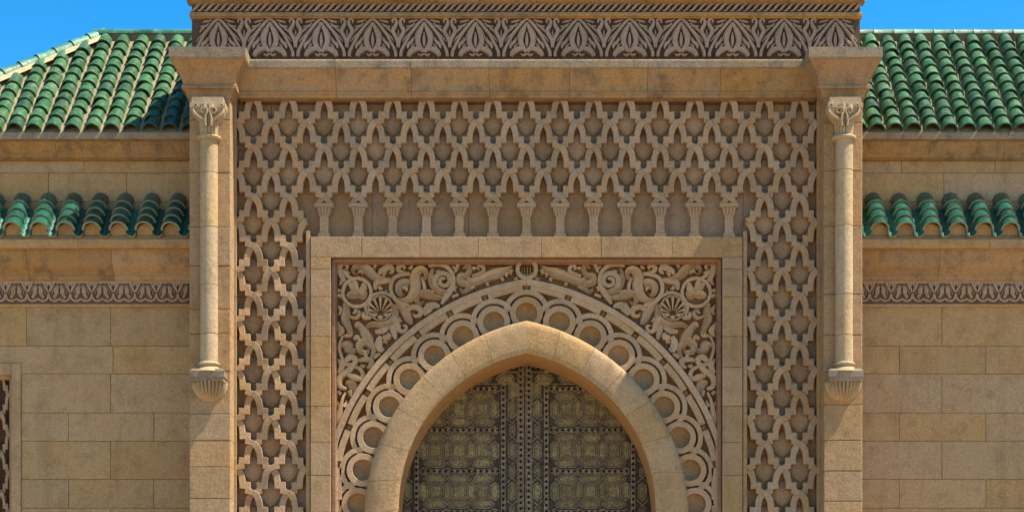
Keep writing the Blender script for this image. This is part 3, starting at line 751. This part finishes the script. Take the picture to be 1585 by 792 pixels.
# medallion with its short inscription at the crown
m = MB(); m.ribbon(circ(815.4, 415.2, 14.4, 40), 6.4, YB + .004, .135, FLAT, .4, True); med = m.build('crown_medallion', MT['carve'], sp, True)
ZF = zmap(780, 396, 13.2)
for pts, w in [([(350,300),(385,345),(470,362),(545,345),(562,300)], [14,30,30,30,18]), ([(372,330),(368,260),(385,215)], [20,22,12]), ([(418,345),(420,270),(412,205)], [22,24,14]),
               ([(482,350),(484,260),(476,190)], [22,26,16]), ([(540,340),(542,240),(532,175)], [24,28,16]), ([(604,340),(606,270),(590,205)], [18,22,14])]:
    m = MB(); stroke(m, [ZF(p) for p in pts], [x/13.2 for x in w], YB + .004, .11, ROUND, .4, 3); m.build('inscription_stroke', MT['carve'], med, True)

# --- bronze-clad double door
YD = 1.16
ZDR = zmap(610, 560, 3.4146)
def in_arch(px, py, mx=0, my=0):
    # does any of the piece show in the opening, seen from about the photo's stand (with a margin)?
    sx, sy = P(px, py, YD)[0], P(px, py, YD)[2]
    qx = HX + (sx - CX) * F / (.3 - CY); qy = HY - (sy - CZ) * F / (.3 - CY)
    d = max(0, abs(qx - 815) - mx)
    if qy + my > IN_Y: return d < 204
    h = arch_h(815 + d, 249, IN_E); return h > 0 and (IN_Y - qy - my) < h + 2
MIDX = 812.3
def plate_mesh(poly, name, depth=.018):
    m = MB(); lv = [(0, .012), (0, -.008), (.5, -.018), (1.3, -.018), (1.9, -.004), (2.5, -.003), (3.4, -.018)]
    rr = []
    for d, y in lv: rr.append([(M(x, YD), y, -M(yy, YD)) for x, yy in inset(poly, d)])
    m.rings(rr); me = m.mesh(name, [MT['rib'], MT['plate']])
    k = len(poly)
    for p in me.polygons:
        c = sum((me.vertices[v].co.y for v in p.vertices)) / len(p.vertices)
        p.material_index = 0
    # inner field takes the plate metal
    inner = inset(poly, 1.95); xs_ = [abs(M(x, YD)) for x, _ in inner]; zs_ = [abs(M(z, YD)) for _, z in inner]
    for p in me.polygons:
        if all(abs(me.vertices[v].co.x) <= max(xs_) + 1e-4 and abs(me.vertices[v].co.z) <= max(zs_) + 1e-4 for v in p.vertices) and min(me.vertices[v].co.y for v in p.vertices) < .001:
            p.material_index = 1
    return me
def hexa(w, h):   # long axis horizontal when w > h
    if w > h: c = h*.42; return [(-w/2,0),(-w/2+c,-h/2),(w/2-c,-h/2),(w/2,0),(w/2-c,h/2),(-w/2+c,h/2)]
    c = w*.42; return [(0,-h/2),(w/2,-h/2+c),(w/2,h/2-c),(0,h/2),(-w/2,h/2-c),(-w/2,-h/2+c)]
PM = {'square_plate': plate_mesh([(-10.8,-11.2),(10.8,-11.2),(10.8,11.2),(-10.8,11.2)], 'square_plate'),
      'long_plate': plate_mesh(hexa(32, 15), 'long_plate'), 'tall_plate': plate_mesh(hexa(14, 31), 'tall_plate'),
      'octagon_plate': plate_mesh([(5.8*math.cos(R(22.5 + 45*i))*1.0, 6.6*math.sin(R(22.5 + 45*i))) for i in range(8)], 'octagon_plate')}
def rib(mb, p, q, w=1.5, h=.016): mb.ribbon([p, q], w, YD + .004, h, FLAT, YD)
# row centres of the square plates, stud rows between them
rowc = [633.2 + 63.4*i for i in range(0, 6)]
for left in (True, False):
    sg = -1 if left else 1
    m = MB(); x0, x1 = (MIDX - 215, MIDX - .5) if left else (MIDX + .5, MIDX + 215)
    m.box(PX(min(x0, x1), YD), PX(max(x0, x1), YD), YD, YD + .07, 0.01, PZ(548, YD))
    leafo = m.build('door_leaf', MT['leaf'], gate)
    X = lambda zx: MIDX + sg*zx          # offset from the meeting line in photo pixels
    # stud lines: dark nails in a raised batten
    stud = MB(); ribs = MB()
    vlines = [(6.2, 560), (33.2, 600), (167.5, 600)]
    def studat(px, py):
        if not in_arch(px, py, 4, 4): return
        cx_, _, cz_ = P(px, py, YD); rr = []
        for r_, y_ in ((2.2, 0.0), (2.1, -.03), (1.4, -.036), (.4, -.037)):
            rr.append([(cx_ + M(r_, YD)*math.cos(R(45*i)), YD + y_ - .006, cz_ + M(r_*1.05, YD)*math.sin(R(45*i))) for i in range(8)])
        stud.rings(rr)
    for vx, ytop in vlines:
        for k in range(44):
            py = ytop + 9.06*k
            if py < 905: studat(X(vx), py)
        rib(ribs, (X(vx), 552), (X(vx), 910), 7.0, .016)
    hrows = [602 + 63.4*i for i in range(0, 6)]
    for j, hy in enumerate(hrows):
        for k in range(17):
            px = 40.8 + 9.0*k
            if px < 162: studat(X(px), hy)
        rib(ribs, (X(37.7), hy), (X(163), hy), 6.6, .015)
        for q in range(4):
            px = X(46.5 + 36.7*q)
            if in_arch(px, hy, 6, 6): link('octagon_plate', PM['octagon_plate'], leafo, Matrix.Translation(P(px, hy, YD - .012)))
    cols = [65 + 36.7*i for i in range(3)]
    def put(nm, px, py, mx, my):
        if in_arch(px, py, mx, my): link(nm, PM[nm], leafo, Matrix.Translation(P(px, py, YD)))
    for cyr in rowc:
        for q, c_ in enumerate(cols):
            put('square_plate', X(c_), cyr, 10, 10)
            for o_ in (-19.3, 19.3): put('long_plate', X(c_), cyr + o_, 14, 7)
            for sx_ in (-1, 1):
                for sy_ in (-1, 1):
                    rib(ribs, (X(c_ + sx_*10.8), cyr + sy_*11), (X(c_ + sx_*18.3), cyr + sy_*19.5), 1.3, .016); rib(ribs, (X(c_ + sx_*18.3), cyr + sy_*19.5), (X(c_ + sx_*12), cyr + sy_*27), 1.2, .015)
        for q in range(4): put('tall_plate', X(46.5 + 36.7*q), cyr, 7, 14)
        put('tall_plate', X(19.6), cyr, 7, 14); put('octagon_plate', X(19.6), cyr + 31.7, 6, 6); put('tall_plate', X(182), cyr, 7, 14); put('octagon_plate', X(182), cyr + 31.7, 6, 6)
        for sx_ in (-1, 1):
            for sy_ in (-1, 1):
                rib(ribs, (X(19.6 + sx_*8.6), cyr + sy_*13), (X(19.6 - sx_*5), cyr + sy_*26), 1.2, .015)
                rib(ribs, (X(182 + sx_*8.6), cyr + sy_*13), (X(182 - sx_*5), cyr + sy_*26), 1.2, .015)
    put('long_plate', X(30), 586, 14, 7); put('long_plate', X(66), 585, 14, 7); put('tall_plate', X(18.6), 603, 7, 14)
    rib(ribs, (X(11), 575.5), (X(120), 575.5), 1.8, .018); rib(ribs, (X(11), 594), (X(120), 594), 1.6, .018)
    for k in range(12): studat(X(12 + 9.0*k), 571)
    for o_ in (1.6, 10.9): rib(ribs, (X(o_), 552), (X(o_), 910), 1.4, .022)
    if left:
        cv = MB(); cv.box(PX(MIDX - 6, YD), PX(MIDX + 6, YD), YD + .072, YD + .1, .01, PZ(548, YD)); cv.build('meeting_rebate', MT['stud'], leafo)
    st_o = stud.build('nail_heads', MT['stud'], leafo); st_o['kind'] = 'stuff'
    ribs.build('batten_ribs', MT['rib'], leafo)['kind'] = 'stuff'

# ================================================================== WINGS
def tile_mesh(name, r0, r1, L, th, seg=9, mats=None, ang=92):
    m = MB(); A = [R(90 + ang - 2*ang*i/seg) for i in range(seg + 1)]
    def ring(r, y, dz=0): return [(r*math.cos(a), y, r*math.sin(a) + dz) for a in A]
    o0, o1, i0, i1 = ring(r0, 0), ring(r1, L), ring(r0 - th, 0), ring(r1 - th, L)
    lip = ring(r0 + th*.35, .0); lip2 = ring(r0 + th*.30, L*.06)
    k = seg + 1
    vs = lip + lip2 + ring(r0*.985, L*.10) + o1 + i0 + i1
    fs = []
    for a, b in ((0, 1), (1, 2), (2, 3)):
        for q in range(seg): fs.append((a*k+q, a*k+q+1, b*k+q+1, b*k+q))
    m.add(vs, fs, 0)
    m.add(vs, [(4*k+q, 4*k+q+1, 5*k+q+1, 5*k+q) for q in range(seg)], 1)
    m.add(vs, [(q, q+1, 4*k+q+1, 4*k+q) for q in range(seg)], 1)
    m.add(vs, [(0, k, 5*k, 4*k), (k-1, 2*k-1, 6*k-1, 5*k-1)], 1)
    m.add(vs, [(3*k+q, 3*k+q+1, 5*k+q+1, 5*k+q) for q in range(seg)], 1)
    me = m.mesh(name, mats, False); soft(me, 50); return me
def pan_mesh(name, hw, L, sag, th, mats, seg=8):
    m = MB(); k = seg + 1
    def row(y, dz): return [(-hw + 2*hw*i/seg, y, dz - sag*math.sin(math.pi*i/seg)**.8) for i in range(k)]
    vs = row(0, 0) + row(L, 0) + row(0, -th) + row(L, -th)
    m.add(vs, [(q, q+1, k+q+1, k+q) for q in range(seg)], 0)
    m.add(vs, [(2*k+q, 2*k+q+1, 3*k+q+1, 3*k+q) for q in range(seg)], 1)
    m.add(vs, [(q, q+1, 2*k+q+1, 2*k+q) for q in range(seg)] + [(0, k, 3*k, 2*k), (k-1, 2*k-1, 4*k-1, 3*k-1)], 1)
    me = m.mesh(name, mats, False); soft(me, 50); return me
TILE = [tile_mesh('roof_tile', .104, .090, .33, .015, 9, [MT['tile'], MT['rim_shade']]) for i in range(1)]
TILE_R = tile_mesh('ridge_tile', .085, .078, .30, .014, 9, [MT['ridge'], MT['rim_shade']])
EAVE = tile_mesh('eave_tile', .122, .108, .24, .020, 12, [MT['tile_teal'], MT['rim']])
EPAN = pan_mesh('eave_pan_tile', .066, .62, .055, .020, [MT['tile_teal'], MT['rim']], 10)
def basis(o, ydir, zup):
    y = Vector(ydir).normalized(); z = Vector(zup); z = (z - y * z.dot(y)).normalized(); x = y.cross(z)
    mt = Matrix((x, y, z)).transposed().to_4x4(); mt.translation = Vector(o); return mt

YW, YU, YE = .85, .95, .66      # lower wall, upper wall, eaves line
def wing(left):
    if left: x0, x1 = -260, 313; label = 'sandstone wing with hipped green tile roof and a lattice-screened window'
    else: x0, x1 = 1317, 2000; label = 'sandstone wing with straight-ridged green tile roof and plain ashlar wall without window'
    base = (PX((x0 + x1)/2, YW), 2.5, 0)
    w = thing('wing', label, 'building', base)
    # ---- lower wall
    wl_ = MB()
    if left:
        wl_.box(PX(x0, YW) + .01, PX(-112, YW), YW + .016, 4.4, 0, PZ(375, YW)); wl_.box(PX(32, YW), PX(x1, YW), YW + .016, 4.4, 0, PZ(375, YW))
        wl_.box(PX(-112.2, YW), PX(32.2, YW), YW + .017, 4.39, PZ(577, YW), PZ(375, YW) - .001); wl_.box(PX(-112.2, YW), PX(32.2, YW), YW + .017, 4.39, 0, .85)
    else: wl_.box(PX(x0, YW) + .01, PX(x1, YW), YW + .016, 4.4, 0, PZ(375, YW))
    wl_ = wl_.build('wall', MT['mortar'], w)
    rows = [475, 535, 578, 638.5, 682, 741, 785.5, 845, 889, 949, 993, 1053, 1097, 1157, 1201, 1285]
    tallj, shortj = ([171, 41, -92, -225, 300], [106, 238, -27, -160]) if left else ([1458, 1592, 1725, 1858], [1392, 1526, 1660, 1793, 1926])
    def jo(i):
        j = list(tallj if i % 2 == 0 else shortj)
        if left and i == 0: j = [41, 171, -92, -225]
        if left and i == 1: j = [175, -30]
        return j
    if left:
        course(wl_, 'ashlar_block', MT['wall'], x0, x1, rows[:3], YW, .06, jo, .55, .0025, .004)
        def jo2(i): return [j for j in jo(i + 2) if not -130 < j < 60]
        course(wl_, 'ashlar_block', MT['wall'], 33, x1, rows[2:], YW, .06, jo2, .55, .0025, .004)
        course(wl_, 'ashlar_block', MT['wall'], x0, -113, rows[2:], YW, .06, jo2, .55, .0025, .004)
    else:
        course(wl_, 'ashlar_block', MT['wall'], x0, x1, rows, YW, .06, jo, .55, .0025, .004)
    # ---- carved string frieze
    fb = MB(); fb.box(PX(x0, YW), PX(x1, YW), YW - .012, YW + .1, PZ(470.5, YW), PZ(435, YW)); fb = fb.build('string_frieze', MT['pinkground'], w)
    jx = sorted([j for j in (-190, -60, 80, 205, 1370, 1500, 1640, 1780, 1900) if x0 < j < x1])
    mould(fb, 'frieze_fillet', MT['pinkfrieze'], [x0] + jx + [x1], [(YW-.045,434.5),(YW-.05,436),(YW-.05,438)], back=YW+.05)
    mould(fb, 'frieze_fillet', MT['wall'], [x0] + jx + [x1], [(YW-.04,470),(YW-.045,471),(YW-.045,474),(YW-.02,475.2)], back=YW+.05)
    me = MB(); A0 = 815.0; zz = lambda x, y: ((x - 785)/13.2, 430 + y/13.2); yb = YW - .012
    for zs, ws in [([(772,170),(728,235),(722,345)], [22,70,74]), ([(735,372),(690,372),(672,405),(715,432)], [40,40,30,16]),
                   ([(565,330),(585,420),(640,470),(710,478),(785,432)], [36,38,38,36,34]), ([(575,300),(625,200),(665,120)], [30,46,40]), ([(590,120),(600,180)], [50,24]), ([(785,100),(700,180),(650,270),(630,350)], [12,14,14,14])]:
        for sg in (1, -1): stroke(me, [(A0 + sg*zz(*p)[0], zz(*p)[1]) for p in zs], [q*1.25/13.2 for q in ws], yb, .04, ROUND, YW, 3)
    me = me.mesh('string_motif', [MT['pinkfrieze']], True)
    st0 = 26.4 if left else 1328.5
    i = -9
    while True:
        xc = st0 + 33.3*i; i += 1
        if xc > x1 + 5 or i > 22: break
        if xc < x0 + 10: continue
        link('string_motif', me, fb, Matrix.Translation((M(xc - A0, YW), 0, 0)))
    # ---- lower cornice
    cb = MB(); cb.box(PX(x0, YW), PX(x1, YW), YW - .02, 1.1, PZ(434, YW), PZ(362, YW)); cb = cb.build('lower_cornice', MT['mortar'], w)
    jx = sorted([j for j in (-140, 40, 172, 1456, 1610, 1750, 1880) if x0 < j < x1])
    mould(cb, 'cornice_stone', MT['cornice'], [x0] + jx + [x1], [(.60,384),(.60,387),(.605,392),(.63,402),(.68,414),(.745,422),(.745,425),(.77,427),(.78,432),(.80,434.3)], back=YW)
    jx = sorted([j for j in (-200, -30, 115, 1395, 1530, 1690, 1830) if x0 < j < x1])
    mould(cb, 'eaves_slab', MT['wall'], [x0] + jx + [x1], [(.56,362),(.50,367),(.50,381.5),(.515,383.5)], back=YW + .1)
    # ---- eaves tiles
    er = MB(); ye, yt = .45, .90; ze, ztp = PZ(357, ye), PZ(314, yt)
    er.add([(PX(x0, ye), ye+.03, ze-.10), (PX(x1, ye), ye+.03, ze-.10), (PX(x1, ye), yt, ztp-.10), (PX(x0, ye), yt, ztp-.10),
            (PX(x0, ye), yt, ze-.12), (PX(x1, ye), yt, ze-.12)], [(0,1,2,3), (0,1,5,4), (2,3,4,5), (0,3,4), (1,2,5)])
    er = er.build('eaves_roof', MT['bed'], w)
    sl = math.atan2(ztp - ze, yt - ye); yd = (0, math.cos(sl), math.sin(sl)); zn = (0, -math.sin(sl), math.cos(sl))
    Ltot = math.hypot(ztp - ze, yt - ye); n = 4; stp = Ltot / n
    cs = [19.5 + 40.9*i for i in range(-6, 8)] if left else [1321 + 40.4*i for i in range(0, 17)]
    for c_ in cs:
        X = PX(c_, ye)
        for q in range(n):
            o = Vector((X + random.uniform(-.006, .006), ye, ze)) + Vector(yd) * (stp * q + random.uniform(-.006, .006)) + Vector(zn) * (.012 + .002*q)
            tilt = math.radians(4.5 + random.uniform(-1.0, 1.0)); y2 = (random.uniform(-.02, .02), math.cos(sl - tilt), math.sin(sl - tilt))
            link('eave_tile', EAVE, er, basis(o, y2, zn))
        o = Vector((X + M(20.3, ye), ye - .012, ze)) - Vector(yd) * .05
        link('eave_pan_tile', EPAN, er, basis(o, yd, zn))
        pm = MB(); pr_ = [(X - .118, -.07), (X + .118, -.07)] + [(X + .116*math.cos(R(t)), .116*math.sin(R(t))) for t in range(0, 181, 20)]
        pm.rings([[(px_, ye + .075 - pz_*.25, ze + pz_*.9) for px_, pz_ in pr_], [(px_, ye + .16, ze + pz_*.9) for px_, pz_ in pr_]]); pm.build('mortar_plug', MT['wall'], er)
    # ---- upper wall and its cornice
    ux0 = -188 if left else x0
    ub = MB(); ub.box(PX(ux0, YU) + .01, PX(x1, YU), YU + .016, 4.4, PZ(378, YU), PZ(212, YU)); ub = ub.build('upper_wall', MT['mortar'], w)
    tj, sj = ([-120, 75, 196], [-30, 130]) if left else ([1461, 1600, 1740, 1880], [1395, 1540, 1680, 1820])
    course(ub, 'ashlar_block', MT['wall'], ux0, x1, [246, 268, 312, 350], YU, .06, lambda i: sj if i % 2 == 0 else tj, .55, .003, .004)
    jx = sorted([j for j in (-60, 85, 200, 1440, 1556, 1700, 1850) if x0 < j < x1])
    mould(ub, 'cornice_stone', MT['cornice'], [ux0 - 6] + jx + [x1], [(.74,216),(.74,219),(.76,224),(.81,234),(.85,241),(.85,244),(.88,246),(.90,248)], back=YU + .06)
    jx = sorted([j for j in (-100, 52, 180, 1410, 1560, 1660, 1800) if x0 < j < x1])
    mould(ub, 'eaves_fascia', MT['slab'], [ux0 - 9] + jx + [x1], [(.66,204),(.65,205.5),(.65,215),(.67,216.3)], back=YU + .1)
    # ---- main roof
    yr_ = YE + 2.05; z0, z1 = PZ(203.5, YE), PZ(60, yr_)
    sl = math.atan2(z1 - z0, yr_ - YE); yd = Vector((0, math.cos(sl), math.sin(sl))); zn = Vector((0, -math.sin(sl), math.cos(sl)))
    Ltot = math.hypot(z1 - z0, yr_ - YE)
    rf = MB(); yback = 2*yr_ - YE
    if left:
        cA = Vector((PX(-196, YE), YE, z0)); rA = Vector((PX(152, yr_), yr_, z1)); rB = Vector((PX(340, yr_), yr_, z1)); cB = Vector((PX(313, YE), YE, z0)); cB.x = rB.x = min(cB.x, rB.x)
        dA = Vector((cA.x, yback, z0)); dB = Vector((cB.x, yback, z0))
        rf.add([cA, cB, rB, rA, dA, dB], [(0,1,2,3), (0,3,4), (3,2,5,4), (0,4,5,1)])
    else:
        xa, xb = PX(1316, YE), PX(1990, YE)
        rf.add([(xa,YE,z0),(xb,YE,z0),(xb,yr_,z1),(xa,yr_,z1),(xa,yback,z0),(xb,yback,z0)], [(0,1,2,3),(3,2,5,4),(0,3,4),(1,2,5),(0,4,5,1)])
    rf = rf.build('tile_roof', MT['bed'], w)
    n = 11; stp = (Ltot - .06) / n
    cs = [21.6 + 30.15*i for i in range(-7, 10)] if left else [1329.6 + 28.15*i for i in range(0, 23)]
    for c_ in cs:
        X = PX(c_, YE)
        for q in range(n):
            o = Vector((X + random.uniform(-.008, .008), YE, z0)) + yd * (stp * q + random.uniform(-.014, .014)) + zn * (.008 + random.uniform(0, .004))
            if left:
                # stop where the hip cuts the slope
                t = (stp*(q + 1)) / Ltot; hx = cA.x + (rA.x - cA.x) * t
                if o.x - .02 < hx + .05: continue
            tilt = math.radians(3.6 + random.uniform(-1.3, 1.6)); y2 = (random.uniform(-.05, .05), math.cos(sl - tilt), math.sin(sl - tilt))
            link('roof_tile', TILE[0], rf, basis(o, y2, zn))
    # ridge and hip cappings
    if left:
        Xa, Xb = rA.x, PX(300, yr_)
        nn = int((Xb - Xa) / .285) + 1
        for q in range(nn): link('ridge_tile', TILE_R, rf, basis((Xb - .285*q, yr_, z1 + .045), (-1, 0, .03), (0, 0, 1)))
        d = rA - cA; L = d.length; d.normalize(); nn = int(L / .30) + 1
        for q in range(nn):
            link('hip_tile', TILE_R, rf, basis(cA + d*(.30*q) + Vector((0, 0, .04)), d + Vector((0, 0, -.03)), (0, 0, 1)))
        hm = MB(); sd = d.cross(Vector((0, 0, 1))).normalized(); rr = []
        for t in (0, L): rr.append([cA + d*t + sd*.21 + Vector((0,0,-.05)), cA + d*t + sd*.05 + Vector((0,0,.05)), cA + d*t - sd*.05 + Vector((0,0,.05)), cA + d*t - sd*.10 + Vector((0,0,-.06))])
        hm.rings(rr); hm.build('hip_bedding', MT['hipbed'], rf)
    else:
        Xa = PX(1320, yr_); q = 0
        while Xa + .285*q < xb - .3:
            link('ridge_tile', TILE_R, rf, basis((Xa + .285*q, yr_, z1 + .045), (1, 0, .03), (0, 0, 1))); q += 1
    rm = MB(); xa, xb = (rA.x, PX(310, yr_)) if left else (PX(1316, yr_), xb - .02)
    rm.box(xa, xb, yr_ - .06, yr_ + .06, z1 - .06, z1 + .07); rm.build('ridge_bedding', MT['mortar'], rf)
    # ---- screened window
    if left:
        wn_ = MB(); wx0, wx1, wt = -113, 33, 562
        ys = YW - .03
        m = MB(); m.block(PX(18, YW), PX(33, YW), 0.9, PZ(wt, YW), ys, YW + .2, .008); m.block(PX(-113, YW), PX(-98, YW), 0.9, PZ(wt, YW), ys, YW + .2, .008)
        m.block(PX(-98, YW) + .001, PX(18, YW) - .001, PZ(580, YW), PZ(wt, YW), ys, YW + .2, .008)
        wi = m.build('window', MT['wall'], w)
        m = MB(); m.block(PX(13.5, YW), PX(18.5, YW), 1.0, PZ(586, YW), YW + .03, YW + .2, .006); m.block(PX(-98.5, YW), PX(-93.5, YW), 1.0, PZ(586, YW), YW + .03, YW + .2, .006)
        m.block(PX(-98.5, YW), PX(18.5, YW), PZ(586, YW) + .001, PZ(580, YW) + .002, YW + .031, YW + .2, .006); m.build('inner_frame', MT['wall'], wi)
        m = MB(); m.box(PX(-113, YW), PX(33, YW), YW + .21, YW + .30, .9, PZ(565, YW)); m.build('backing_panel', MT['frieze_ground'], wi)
        m = MB(); m.block(PX(-116, YW), PX(36, YW), .82, .92, YW - .08, YW + .2, .01); m.build('sill', MT['wall'], wi)
        for r in range(0, 22):
            ks = range(-2, 2) if r % 2 == 0 else [x - .5 for x in range(-2, 3)]
            for k in ks:
                for dd in (1, -1):
                    k2 = k + dd*.5
                    if k2 < -2.6 or k2 > 1.6: continue
                    a_, b_ = -26 + 27*k*1.0, -26 + 27*k2
                    mtx = Matrix.Translation(P(a_, 578 + 30.5*r, YW + .10)) @ Matrix.Diagonal((abs(b_-a_)/27.78, 1, 30.5/38.2, 1))
                    if 578 + 30.5*(r+1) < 1180: link('screen_strap', WSM[(dd < 0, (r % 2 == 0) ^ (dd < 0))], wi, mtx)
    return w
WSM = {}
for kk, me in SM.items():
    c2 = me.copy(); c2.materials[0] = MT['pinkfrieze']; WSM[kk] = c2
wing(True); wing(False)
